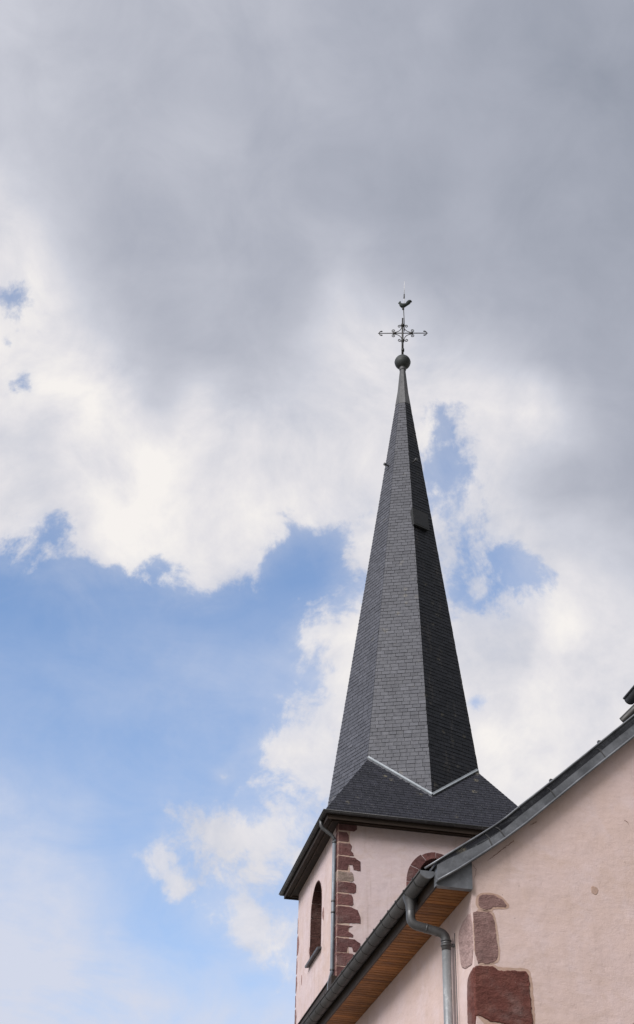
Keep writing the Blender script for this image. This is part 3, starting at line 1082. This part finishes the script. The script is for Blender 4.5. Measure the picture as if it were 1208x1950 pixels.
# hatch and roof hooks
ht = MB()
for (t0, t1, z0, z1, n0, n1, ti) in [(-0.385, 0.105, 24.12, 24.66, -0.02, 0.08, 0.4)]:
    c8 = [spire_pt(0, a, z, n) for n in (n0, n1) for (a, z) in ((t0, z0), (t1, z0), (t1, z1), (t0, z1))]
    ht.add(c8, [(0, 1, 2, 3), (4, 5, 6, 7), (0, 1, 5, 4), (1, 2, 6, 5), (2, 3, 7, 6), (3, 0, 4, 7)])
    a, b = 0.05, 0.05
    c8 = [spire_pt(0, u_, z, n) for n in (0.08, 0.095) for (u_, z) in ((t0 - .02, z0 - .03), (t1 + .02, z0 - .03), (t1 + .02, z1 + .02), (t0 - .02, z1 + .02))]
    ht.add(c8, [(0, 1, 2, 3), (4, 5, 6, 7), (0, 1, 5, 4), (1, 2, 6, 5), (2, 3, 7, 6), (3, 0, 4, 7)])
hob = ht.build('roof_hatch', m_hatch, spire)
pn = MB()
c4 = [spire_pt(0, u_, z, 0.099) for (u_, z) in ((-.36, 24.14), (.08, 24.14), (.08, 24.63), (-.36, 24.63))]
c5 = [spire_pt(0, u_, z, 0.09) for (u_, z) in ((-.36, 24.14), (.08, 24.14), (.08, 24.63), (-.36, 24.63))]
pn.add(c4 + c5, [(0, 1, 2, 3), (0, 1, 5, 4), (1, 2, 6, 5), (2, 3, 7, 6), (3, 0, 4, 7)])
pn.build('hatch_panel', m_hatch_panel, hob)
for (k, t_, z) in ((0, -0.085, 26.60), (6, -0.02, 26.6)):
    hk = MB()
    a, b = spire_pt(k, t_, z, -0.02), spire_pt(k, t_, z - 0.015, 0.17)
    hk.tube([a, a.lerp(b, .5), b], 0.022, 10)
    hk.tube([b - (b - a).normalized() * 0.05, b + (b - a).normalized() * 0.005], 0.042, 10)
    hk.build('roof_hook', m_zinc_elbow, spire)

# cross, weathercock, lightning rod
XA = Vector((0.737, -0.1815, 0)).normalized()      # direction of the arms
ZX = 31.97
AL = 0.765
cr_ = MB()
P3 = lambda a, z, n=0.0: XA * (a + 0.022) + Vector((0, 0, z)) + Vector((-XA.y, XA.x, 0)) * n
cr_.tube([(0, 0, 31.0), (0.012, 0, 31.9), (0.02, 0, 32.60)], [0.036, 0.031, 0.024], 8)
cr_.tube([P3(-AL, ZX), P3(0, ZX + .004), P3(AL, ZX)], [0.013, 0.017, 0.013], 8)
for zc in (31.28, 31.66, 32.30):
    cr_.tube([(0.012, 0, zc - 0.045), (0.012, 0, zc + 0.045)], 0.048, 8)
for s in (-1, 1):
    cr_.tube([P3(s * 0.20, ZX), P3(s * 0.31, ZX)], 0.034, 8)
cross = cr_.build('cross', m_iron, spire)
for sx in (-1, 1):
    for sz in (-1, 1):
        cu = MB()
        # quarter arc between the arms ending in volutes
        p = []
        for j in range(11):                                    # volute by the upright
            th = 2 * pi * 1.15 * j / 10
            r = 0.014 + 0.046 * j / 10
            p.append((0.105 + r * cos(th + pi * 0.6), 0.285 + r * sin(th + pi * 0.6)))
        q = []
        for j in range(13):
            a = (pi / 2) * j / 12
            q.append((0.27 - 0.235 * cos(a), 0.275 - 0.235 * sin(a)))
        p2 = []
        for j in range(11):
            th = 2 * pi * 1.15 * j / 10
            r = 0.014 + 0.046 * j / 10
            p2.append((0.285 + r * sin(th + pi * 0.6), 0.105 + r * cos(th + pi * 0.6)))
        full = p + q + p2[::-1]
        p_ = [(0.04, 0.235)]
        cu.tube([P3(sx * x, ZX + sz * z) for x, z in p], 0.0125, 6)
        cu.tube([P3(sx * x, ZX + sz * z) for x, z in [p[-1]] + q[:1]], 0.0125, 6)
        cu.tube([P3(sx * x, ZX + sz * z) for x, z in q], 0.0125, 6)
        cu.tube([P3(sx * x, ZX + sz * z) for x, z in p2], 0.0125, 6)
        cu.tube([P3(sx * x, ZX + sz * z) for x, z in [p2[-1]] + q[-1:]], 0.0125, 6)
        cu.build('scroll', m_iron, cross)
for s in (-1, 1):
    cu = MB()
    pts = []
    for j in range(17):
        a = -pi * 0.62 + 1.24 * pi * j / 16
        pts.append(P3(s * (0.655 + 0.075 * cos(a)), ZX + 0.08 * sin(a)))
    cu.tube(pts, [0.009 + 0.016 * abs(j - 8) / 8 if 0 < j < 16 else 0.010 for j in range(17)], 6)
    cu.build('crescent', m_iron, cross)

rd = MB()
px, pz = 0.03, 32.2
rd.tube([P3(0.045, 32.05), P3(0.045, 32.5), P3(0.03, 33.0), P3(0.03, 33.1)], 0.014, 8)
rd.tube([P3(0.02, 32.97), P3(0.02, 33.03)], 0.035, 8)
rd.build('mounting_rod', m_iron, spire)
lr = MB()
lr.tube([P3(0.05, 33.1), P3(0.056, 33.62)], 0.010, 8)
lr.tube([P3(0.058, 33.62), P3(0.07, 34.19)], [0.009, 0.006], 8)
lrd = lr.build('lightning_rod', m_steel, spire)
lc = MB()
lc.tube([P3(0.052, 33.44), P3(0.058, 33.62)], 0.022, 8)
lc.build('rod_clamp', m_zinc_elbow, lrd)

# weathercock: one continuous skinned body, head to the left
cx0, cz0 = 0.03, 33.13
sk_v = [(0.00, 0.00, .105), (-0.075, 0.015, .088), (-0.118, 0.085, .052), (-0.128, 0.145, .046), (-0.165, 0.130, .020), (-0.195, 0.115, .006),
        (0.085, 0.035, .060), (0.125, 0.085, .066), (0.175, 0.150, .088), (0.225, 0.205, .080), (0.270, 0.215, .050), (0.300, 0.165, .016),
        (0.00, -0.085, .03), (0.0, -0.13, .018), (-0.130, 0.195, .022), (-0.095, 0.215, .014), (-0.165, 0.085, .016)]
sk_e = [(0, 1), (1, 2), (2, 3), (3, 4), (4, 5), (0, 6), (6, 7), (7, 8), (8, 9), (9, 10), (10, 11), (0, 12), (12, 13), (3, 14), (14, 15), (4, 16)]
me = bpy.data.meshes.new('weathercock')
me.from_pydata([tuple(P3(cx0 + 0.88 * x, cz0 + 0.88 * z)) for x, z, r in sk_v], sk_e, [])
wk = bpy.data.objects.new('weathercock', me)
C.objects.link(wk)
m_ = wk.modifiers.new('skin', 'SKIN')
for j, (x, z, r) in enumerate(sk_v):
    sv = me.skin_vertices[0].data[j]
    sv.radius = (r * 0.86, r * 0.86)
    sv.use_root = (j == 0)
s_ = wk.modifiers.new('sub', 'SUBSURF')
s_.levels = s_.render_levels = 2
me.materials.append(m_cock)
wk.parent = spire

# tower downpipe on the left face
dp = MB()
OFF = 0.06
xp = -WW - OFF
dp.tube([(-EE + 0.05, -2.12, 14.80), (-EE + 0.05, -2.12, 14.70), (-EE + 0.055, -2.12, 14.66), (-EE + 0.10, -2.12, 14.60), (xp - 0.06, -2.12, 14.46), (xp - 0.012, -2.12, 14.40), (xp, -2.12, 14.33)], 0.040, 12)
dp.build('pipe_elbow', m_zinc_elbow, T)
dp = MB()
dp.tube([(xp, -2.12, 14.36), (xp, -2.12, 13.0), (xp, -2.12, 11.42), (xp - 0.006, -2.10, 11.36), (xp - 0.012, -2.00, 11.29), (xp - 0.012, -1.93, 11.24), (xp - 0.012, -1.90, 11.16), (xp - 0.012, -1.90, 10.7)], 0.040, 12)
pipe = dp.build('downpipe', m_zinc_tower, T)
for z in (14.30, 12.95, 12.70, 11.45):
    cl = MB()
    cl.tube([(xp, -2.12, z - .018), (xp, -2.12, z + .018)], 0.048, 12)
    cl.box((xp + 0.03, -2.13, z - .008), (-WW + 0.02, -2.11, z + .008))
    cl.build('pipe_clip', m_zinc_elbow, pipe)

# lead apron where the roof of the nave meets the tower
ap_ = MB()
ap_.box((-WW - 0.05, -1.83, 11.05), (-WW + 0.01, WW + 0.02, 11.30))
ap_.box((-WW - 0.075, -1.83, 11.30), (-WW + 0.01, WW + 0.02, 11.325))
ap_.box((-WW - 0.10, -WW - 0.03, 10.95), (-WW + 0.01, -1.86, 11.29))
ap_.build('roof_apron', m_dark_wood, T)

# ================================================================== nave
H = empty('church_nave', (1.7833, 15.0, 0), radians(11.8422),
          'pink rendered gabled church nave with grey zinc verge, wooden soffit and red corner stones', 'church nave')
LEN = 22.0
top = [(-0.55, 7.50), (-0.178, 7.766), (0.10, 7.965), (0.256, 8.079), (0.40, 8.195), (0.578, 8.358), (0.975, 8.705), (2.092, 9.707), (4.35, 11.73)]
bot = [(-0.413, 7.375), (-0.18, 7.527), (0.12, 7.747), (0.25, 7.846), (0.383, 7.948), (0.634, 8.155), (1.30, 8.752), (2.07, 9.43), (4.35, 11.46)]
AX = 4.35
mir = lambda a: 2 * AX - a
# wall
nw = MB()
gp_ = [(0, 0)] + [(0, 7.70)] + [(a, z + 0.05) for a, z in bot if a > 0.05] + [(mir(a), z + 0.05) for a, z in reversed(bot[:-1]) if a > 0.05] + [(mir(0), 7.70), (mir(0), 0)]
GF = lambda u, z, d: Vector((u, -d, z))
nw.prism(gp_, GF, -LEN, 0.0)
nw.build('wall', m_plaster_gable, H)
# roof
rf_ = MB()
rtop = [(-0.44, 7.575)] + top[1:]
lo_ = [(-0.44, 7.545), (-0.30, 7.64)] + [(a, z - 0.10) for a, z in top[2:]]
sec = rtop + [(mir(a), z) for a, z in reversed(rtop[:-1])]
sec2 = lo_ + [(mir(a), z) for a, z in reversed(lo_[:-1])]
poly = sec + sec2[::-1]
n = len(poly)
sect = [(a, z + 0.0) for a, z in poly]
A = lambda a, z: Vector((a, -0.10, z - 0.012))
B = lambda a, z: Vector((a, LEN, z - 0.012))
rf_.sweep(sect, A, B, True, True, 0.5, False)
roof = rf_.build('roof', m_slate_skirt, H)
# small saddle roof shedding water round the tower
sdl = MB()
sdl.add([(1.25, 15.4, 8.88), (1.25, 20.6, 8.88), (2.14, 20.3, 11.05), (2.02, 15.6, 11.05), (2.02, 15.2, 9.6), (2.14, 20.8, 9.6)],
        [(0, 1, 2, 3), (0, 3, 4), (1, 5, 2)], 0.5)
sdl.build('saddle_roof', m_slate_skirt, roof)

# verge of folded zinc
vg = MB()
tp = [(a, z) for a, z in top if a > -0.4]
tp = [(-0.41, 7.60)] + tp
vb = bot
outline = [(-0.412, 7.372)] + vb[1:] + list(reversed(tp))
for s in (0, 1):
    o_ = outline if s == 0 else [(mir(a), z) for a, z in reversed(outline)]
    vg.prism(o_, GF, -0.02, 0.10)
verge = vg.build('verge', m_zinc_verge, H)
be = MB()
be.tube([(a, -0.106, z - 0.002) for a, z in top], 0.011, 8)
be.tube([(a, -0.112, z + 0.002) for a, z in bot], 0.013, 8)
be.tube([(mir(a), -0.106, z - 0.002) for a, z in top], 0.011, 8)
be.tube([(mir(a), -0.112, z + 0.002) for a, z in bot], 0.013, 8)
be.build('verge_bead', m_zinc_verge, verge)
for (a0, z0, a1, z1) in [(0.148, 7.975, 0.222, 7.838), (0.268, 8.075, 0.382, 7.945), (0.905, 8.625, 1.01, 8.495), (1.56, 9.205, 1.66, 9.08), (2.25, 9.82, 2.35, 9.69), (2.95, 10.45, 3.05, 10.32), (3.65, 11.07, 3.75, 10.95)]:
    sm = MB()
    mid = (a0 + (a1 - a0) * 0.35, z0 - (z0 - z1) * 0.18)
    for (p, q) in (((a0, z0 - .01), mid), (mid, (a1, z1 + .012))):
        d = Vector((q[0] - p[0], 0, q[1] - p[1])).normalized()
        w_ = Vector((-d.z, 0, d.x)) * 0.006
        P_, Q_ = Vector((p[0], -0.1, p[1])), Vector((q[0], -0.1, q[1]))
        n_ = Vector((0, -0.006, 0))
        sm.add([P_ - w_, Q_ - w_, Q_ + w_, P_ + w_, P_ - w_ + n_, Q_ - w_ + n_, Q_ + w_ + n_, P_ + w_ + n_], [(4, 5, 6, 7), (0, 1, 5, 4), (2, 3, 7, 6), (1, 2, 6, 5), (0, 3, 7, 4)])
    sm.build('sheet_seam', m_zinc_gutter, verge)
for a in (0.985, 1.62):
    ck = MB()
    z = 8.355 + (a - 0.578) * 0.878 if a < 0.975 else 8.705 + (a - 0.975) * 0.897
    ck.box((a - .02, -0.08, z), (a + .02, -0.04, z + .03))
    ck.build('verge_clip', m_zinc_gutter, verge)
# boxed end of the eaves
bx = MB()
bx.prism([(-0.410, 7.345), (-0.002, 7.345), (0.002, 7.72), (-0.15, 7.62), (-0.410, 7.44)], GF, -0.03, 0.045)
bx.build('eaves_box', m_zinc_verge, H)

# soffit boards
sf = MB()
rn = random.Random(3)
b_ = -0.02
while b_ < LEN - 0.1:
    w = 0.088
    sf.box((-0.388, b_ + 0.006, 7.352 + rn.uniform(0, .002)), (-0.004, b_ + w - 0.006, 7.375), min(1, max(0, rn.gauss(0.47, 0.2))))
    b_ += w
sf.box((-0.388, -0.02, 7.366), (-0.004, LEN - 0.1, 7.38), 0.0)
sf.build('soffit', m_soffit, H)
fc = MB()
fc.box((-0.408, -0.01, 7.340), (-0.390, LEN, 7.50))
fc.build('fascia', m_fascia, H)

# gutter
GC, GZ, GRR = -0.487, 7.512, 0.080
gt = MB()
pr = [(GC + GRR * cos(a), GZ + GRR * sin(a)) for a in [pi + pi * k / 16 for k in range(17)]]
pi_ = [(GC + (GRR - .004) * cos(a), GZ + (GRR - .004) * sin(a)) for a in [2 * pi - pi * k / 16 for k in range(17)]]
gt.sweep(pr + pi_, lambda a, z: Vector((a, 0.0, z)), lambda a, z: Vector((a, LEN, z)), True, True)
gt.tube([(GC - GRR - 0.004, 0.0, GZ + 0.002), (GC - GRR - 0.004, LEN, GZ + 0.002)], 0.010, 8)
gut2 = gt.build('gutter', m_zinc_gutter, H)
ec = MB()
pe = [(GC + (GRR + .003) * cos(a), GZ + 0.002 + (GRR + .003) * sin(a)) for a in [pi + pi * k / 16 for k in range(17)]]
ec.prism(pe, GF, -0.012, 0.006)
ec.build('end_cap', m_zinc_verge, gut2)
bs = [0.274, 0.644] + [0.984 + 0.322 * k for k in range(65)]
for b0 in bs:
    br = MB()
    cpath = [(GC + (GRR + .005) * cos(a), GZ + (GRR + .005) * sin(a)) for a in [pi * 0.93 + pi * 1.07 * j / 14 for j in range(15)]]
    inner = [(GC + (GRR - .001) * cos(a), GZ + (GRR - .001) * sin(a)) for a in [2 * pi - pi * 1.07 * j / 14 for j in range(15)]]
    br.sweep(cpath + inner, lambda a, z: Vector((a, b0 - .011, z)), lambda a, z: Vector((a, b0 + .011, z)), True, True)
    br.box((GC - GRR - .018, b0 - .012, GZ - 0.004), (GC - GRR + .004, b0 + .012, GZ + 0.014))
    br.build('gutter_bracket', m_iron, gut2)

# downpipe with swan neck
PB = 0.665
ol = MB()
ol.lathe([(0.085, 7.475), (0.078, 7.44), (0.056, 7.375), (0.052, 7.31)], GC, PB + 0.02, 20)
ol.build('outlet', m_zinc_elbow, gut2)


def arc_path(P, r, k=7):
    """polyline with rounded corners"""
    P = [Vector(p) for p in P]
    o = [P[0]]
    for i in range(1, len(P) - 1):
        a, b, c = P[i - 1], P[i], P[i + 1]
        d1, d2 = (a - b).normalized(), (c - b).normalized()
        ang = d1.angle(d2)
        t_ = min(r / math.tan(ang / 2), (a - b).length * .48, (c - b).length * .48)
        p, q = b + d1 * t_, b + d2 * t_
        for j in range(k + 1):
            f = j / k
            o.append((1 - f) ** 2 * p + 2 * f * (1 - f) * b + f * f * q)
    o.append(P[-1])
    return o


XP = -0.092
nk = MB()
nk.tube(arc_path([(GC, PB + .02, 7.40), (GC, PB + .02, 7.165), (XP, PB, 7.085), (XP, PB, 6.90)], 0.10), 0.051, 16)
nkb = nk.build('swan_neck', m_zinc_elbow, H)
for q in ((GC + .17, 7.13, 1), (GC + .30, 7.105, 1)):
    cl = MB()
    d = Vector((XP - GC, 0, -0.08)).normalized()
    c0 = Vector((q[0], PB + .01, q[1]))
    cl.tube([c0 - d * .008, c0 + d * .008], 0.0535, 16)
    cl.build('pipe_seam', m_zinc_elbow, nkb)
pp = MB()
pp.tube([(XP, PB, 6.975), (XP, PB, 5.0), (XP, PB, 0.0)], 0.0485, 16)
ppo = pp.build('downpipe', m_zinc_pipe, H)
cl = MB()
cl.tube([(XP, PB, 6.945), (XP, PB, 6.965)], 0.060, 16)
cl.tube([(XP, PB, 6.965), (XP, PB, 7.0)], 0.054, 16)
cl.tube([(XP, PB, 7.0), (XP, PB, 7.015)], 0.060, 16)
cl.box((XP + .03, PB - .015, 6.95), (0.02, PB + .015, 6.98))
cl.build('pipe_collar', m_zinc_elbow, ppo)
cl = MB()
cl.tube([(XP, PB, 4.2), (XP, PB, 4.24)], 0.058, 16)
cl.box((XP + .03, PB - .015, 4.2), (0.02, PB + .015, 4.23))
cl.build('pipe_collar', m_zinc_elbow, ppo)
cb_ = MB()
cb_.tube([(-0.03, 0.545, 7.06), (-0.028, 0.542, 6.0), (-0.03, 0.54, 0.0)], 0.005, 6)
cb_.build('earth_cable', m_zinc_gutter, H)

# corner stones
SIDE = lambda u, z, d: Vector((-d, u, z))
q = MB()
P = rough(chaikin([(0.06, 7.273), (0.091, 7.311), (0.157, 7.333), (0.27, 7.33), (0.351, 7.292), (0.408, 7.222), (0.37, 7.195), (0.227, 7.186), (0.214, 7.15), (0.131, 7.141), (0.056, 7.185)], 1), 0.006, 0.02, 2)
q.prism(P, GF, -0.05, 0.006, 0.012, 0.55)
q.build('quoin_stone', m_stone_mauve, H)['label'] = 'small hook shaped mauve stone, topmost at the corner'
q = MB()
P = rough(chaikin([(0.004, 7.08), (0.01, 7.125), (0.10, 7.135), (0.213, 7.133), (0.244, 7.05), (0.262, 6.85), (0.272, 6.70), (0.245, 6.595), (0.151, 6.562), (0.004, 6.562)], 1), 0.006, 0.02, 3)
P = [(max(x, 0.0), z) for x, z in P]
q.prism(P, GF, -0.05, 0.006, 0.010, 0.55)
ob = q.build('quoin_stone', m_stone_mauve, H)
ob['label'] = 'tall mauve corner stone with a pale worn left face'
q = MB()
P = rough(chaikin([(0.0, 7.126), (0.215, 7.145), (0.447, 7.096), (0.514, 7.008), (0.48, 6.795), (0.441, 6.641), (0.264, 6.575), (0.0, 6.563)], 1), 0.004, 0.03, 4)
P = [(max(x, 0.0), z) for x, z in P]
q.prism(P[::-1], SIDE, -0.05, 0.008, 0.02, 0.5)
q.build('worn_face', m_stone_pale, ob)
q = MB()
P = rough(chaikin([(-0.014, 6.50), (0.0, 6.53), (0.047, 6.547), (0.208, 6.555), (0.264, 6.512), (0.40, 6.522), (0.565, 6.54), (0.595, 6.50), (0.604, 6.153), (0.615, 5.95), (0.50, 5.93), (0.25, 5.965), (0.10, 5.98), (0.04, 6.03), (-0.014, 6.02)], 1), 0.007, 0.022, 5)
P = [(max(x, -0.014), z) for x, z in P]
q.prism(P, GF, -0.05, 0.014, 0.014, 0.5)
P = rough(chaikin([(-0.03, 6.53), (0.12, 6.50), (0.22, 6.45), (0.25, 6.2), (0.255, 5.95), (-0.03, 5.93)], 1), 0.004, 0.03, 6)
P = [(max(x, -0.009), z) for x, z in P]
q.prism(P[::-1], SIDE, -0.05, 0.016, 0.008, 0.7)
q.build('quoin_stone', m_stone_dark, H)['label'] = 'large square dark red corner block'
q = MB()
P = rough([(0.0, 5.55), (0.42, 5.55), (0.46, 5.75), (0.40, 5.90), (0.05, 5.90), (0.0, 5.88)], 0.006, 0.05, 7)
P = [(max(x, 0.0), z) for x, z in P]
q.prism(P, GF, -0.05, 0.014, 0.02, 0.6)
q.build('quoin_stone', m_stone, H)
hal = MB()
for P, fn in ((rough(chaikin([(0.0, 6.545), (0.2, 6.585), (0.27, 6.545), (0.58, 6.565), (0.625, 6.51), (0.635, 5.95), (0.6, 5.86), (0.0, 5.86)], 1), 0.005, 0.03, 21), GF),
              (rough(chaikin([(0.0, 7.15), (0.225, 7.155), (0.262, 7.05), (0.285, 6.80), (0.29, 6.66), (0.25, 6.57), (0.0, 6.55)], 1), 0.004, 0.03, 22), GF),
              (rough(chaikin([(0.045, 7.28), (0.085, 7.325), (0.155, 7.347), (0.275, 7.345), (0.365, 7.302), (0.43, 7.215), (0.37, 7.18), (0.24, 7.172), (0.22, 7.13), (0.12, 7.13), (0.04, 7.18)], 1), 0.003, 0.03, 23), GF)):
    hal.prism([(max(x, 0.0), z) for x, z in P], fn, -0.03, 0.0025)
hal.build('mortar_bed', m_mortar, H)
# patch of bare render, cracks
q = MB()
P = rough(chaikin([(1.375, 7.52), (1.40, 7.56), (1.45, 7.545), (1.475, 7.50), (1.44, 7.45), (1.385, 7.455)], 1), 0.006, 0.02, 8)
q.prism(P, GF, -0.01, 0.003, 0.01, 0.5)
q.build('bare_patch', m_patch, H)
q = MB()
P = rough(chaikin([(1.70, 6.06), (1.72, 6.10), (1.78, 6.13), (1.9, 6.1), (1.9, 5.9), (1.75, 5.9)], 1), 0.006, 0.02, 9)
q.prism(P, GF, -0.01, 0.006, 0.01, 0.5)
q.build('exposed_stone', m_stone_mauve, H)


def crack(pts, w, seed):
    rs = random.Random(seed)
    P = []
    for i in range(len(pts) - 1):
        for j in range(8):
            f = j / 8
            P.append((pts[i][0] + (pts[i + 1][0] - pts[i][0]) * f + rs.uniform(-.006, .006), pts[i][1] + (pts[i + 1][1] - pts[i][1]) * f + rs.uniform(-.006, .006)))
    P.append(pts[-1])
    n = len(P)
    L_, R_ = [], []
    for i, (x, z) in enumerate(P):
        a, b = P[max(i - 1, 0)], P[min(i + 1, n - 1)]
        dx, dz = b[0] - a[0], b[1] - a[1]
        l = math.hypot(dx, dz) + 1e-9
        ww = w * rs.uniform(.5, 1.2) * min(1, 2.5 * (n - 1 - i) / n + 0.15)
        L_.append((x - dz / l * ww, z + dx / l * ww))
        R_.append((x + dz / l * ww, z - dx / l * ww))
    crk = MB()
    o = [GF(x, z, 0.0025) for x, z in L_] + [GF(x, z, 0.0025) for x, z in R_]
    crk.add(o, [(i, i + 1, n + i + 1, n + i) for i in range(n - 1)])
    crk.build('wall_crack', m_crack, H)


crack([(0.515, 7.975), (0.42, 7.90), (0.33, 7.82), (0.24, 7.745), (0.19, 7.70)], 0.003, 1)
crack([(0.03, 7.63), (0.06, 7.59), (0.055, 7.54), (0.03, 7.49)], 0.0018, 2)
crack([(0.80, 8.235), (0.76, 8.21), (0.72, 8.185)], 0.003, 3)
crack([(1.86, 8.38), (1.89, 8.36), (1.91, 8.33)], 0.0022, 4)
crack([(1.93, 7.62), (2.0, 7.60), (2.1, 7.605)], 0.002, 5)

# dormer on the near end of the roof: only its gutter and spout reach into the picture
dm = MB()
DL, DR = 0.35, 2.05
zr = lambda a: 9.707 + (a - 2.092) * 0.896
dm.box((3.16, DL, zr(3.16) - 0.1), (4.6, DR - 0.12, 11.12))
do = dm.build('dormer', m_fascia, H)
dr_ = MB()
dr_.add([(3.04, DL - .1, 11.20), (3.04, DR - .03, 11.20), (4.7, DR - .03, 11.95), (4.7, DL - .1, 11.95), (3.04, DL - .1, 11.14), (3.04, DR - .03, 11.14), (4.7, DR - .03, 11.86), (4.7, DL - .1, 11.86)],
        [(0, 1, 2, 3), (4, 5, 6, 7), (0, 1, 5, 4), (1, 2, 6, 5), (2, 3, 7, 6), (3, 0, 4, 7)], 0.5)
dr_.build('dormer_roof', m_slate_skirt, do)
dg = MB()
gc2, gz2, gr2 = 3.085, 11.155, 0.078
pr = [(gc2 + gr2 * cos(a), gz2 + gr2 * sin(a)) for a in [pi + pi * k / 14 for k in range(15)]]
pi2 = [(gc2 + (gr2 - .004) * cos(a), gz2 + (gr2 - .004) * sin(a)) for a in [2 * pi - pi * k / 14 for k in range(15)]]
dg.sweep(pr + pi2, lambda a, z: Vector((a, DL - .1, z)), lambda a, z: Vector((a, DR, z)), True, True)
dg.tube([(gc2 - gr2 - .006, DL - .1, gz2 + .004), (gc2 - gr2 - .006, DR, gz2 + .004)], 0.016, 8)
pe = [(gc2 + gr2 * cos(a), gz2 + gr2 * sin(a)) for a in [pi + pi * k / 14 for k in range(15)]]
dg.prism(pe, lambda u_, z, d: Vector((u_, DR - d, z)), -0.004, 0.01)
dgo = dg.build('gutter', m_zinc_gutter, do)
ds_ = MB()
ds_.tube(arc_path([(3.13, 1.78, 11.10), (3.13, 1.80, 10.96), (2.92, 1.98, 10.75)], 0.12), 0.072, 14, False)
ds_.build('spout', m_iron, do)
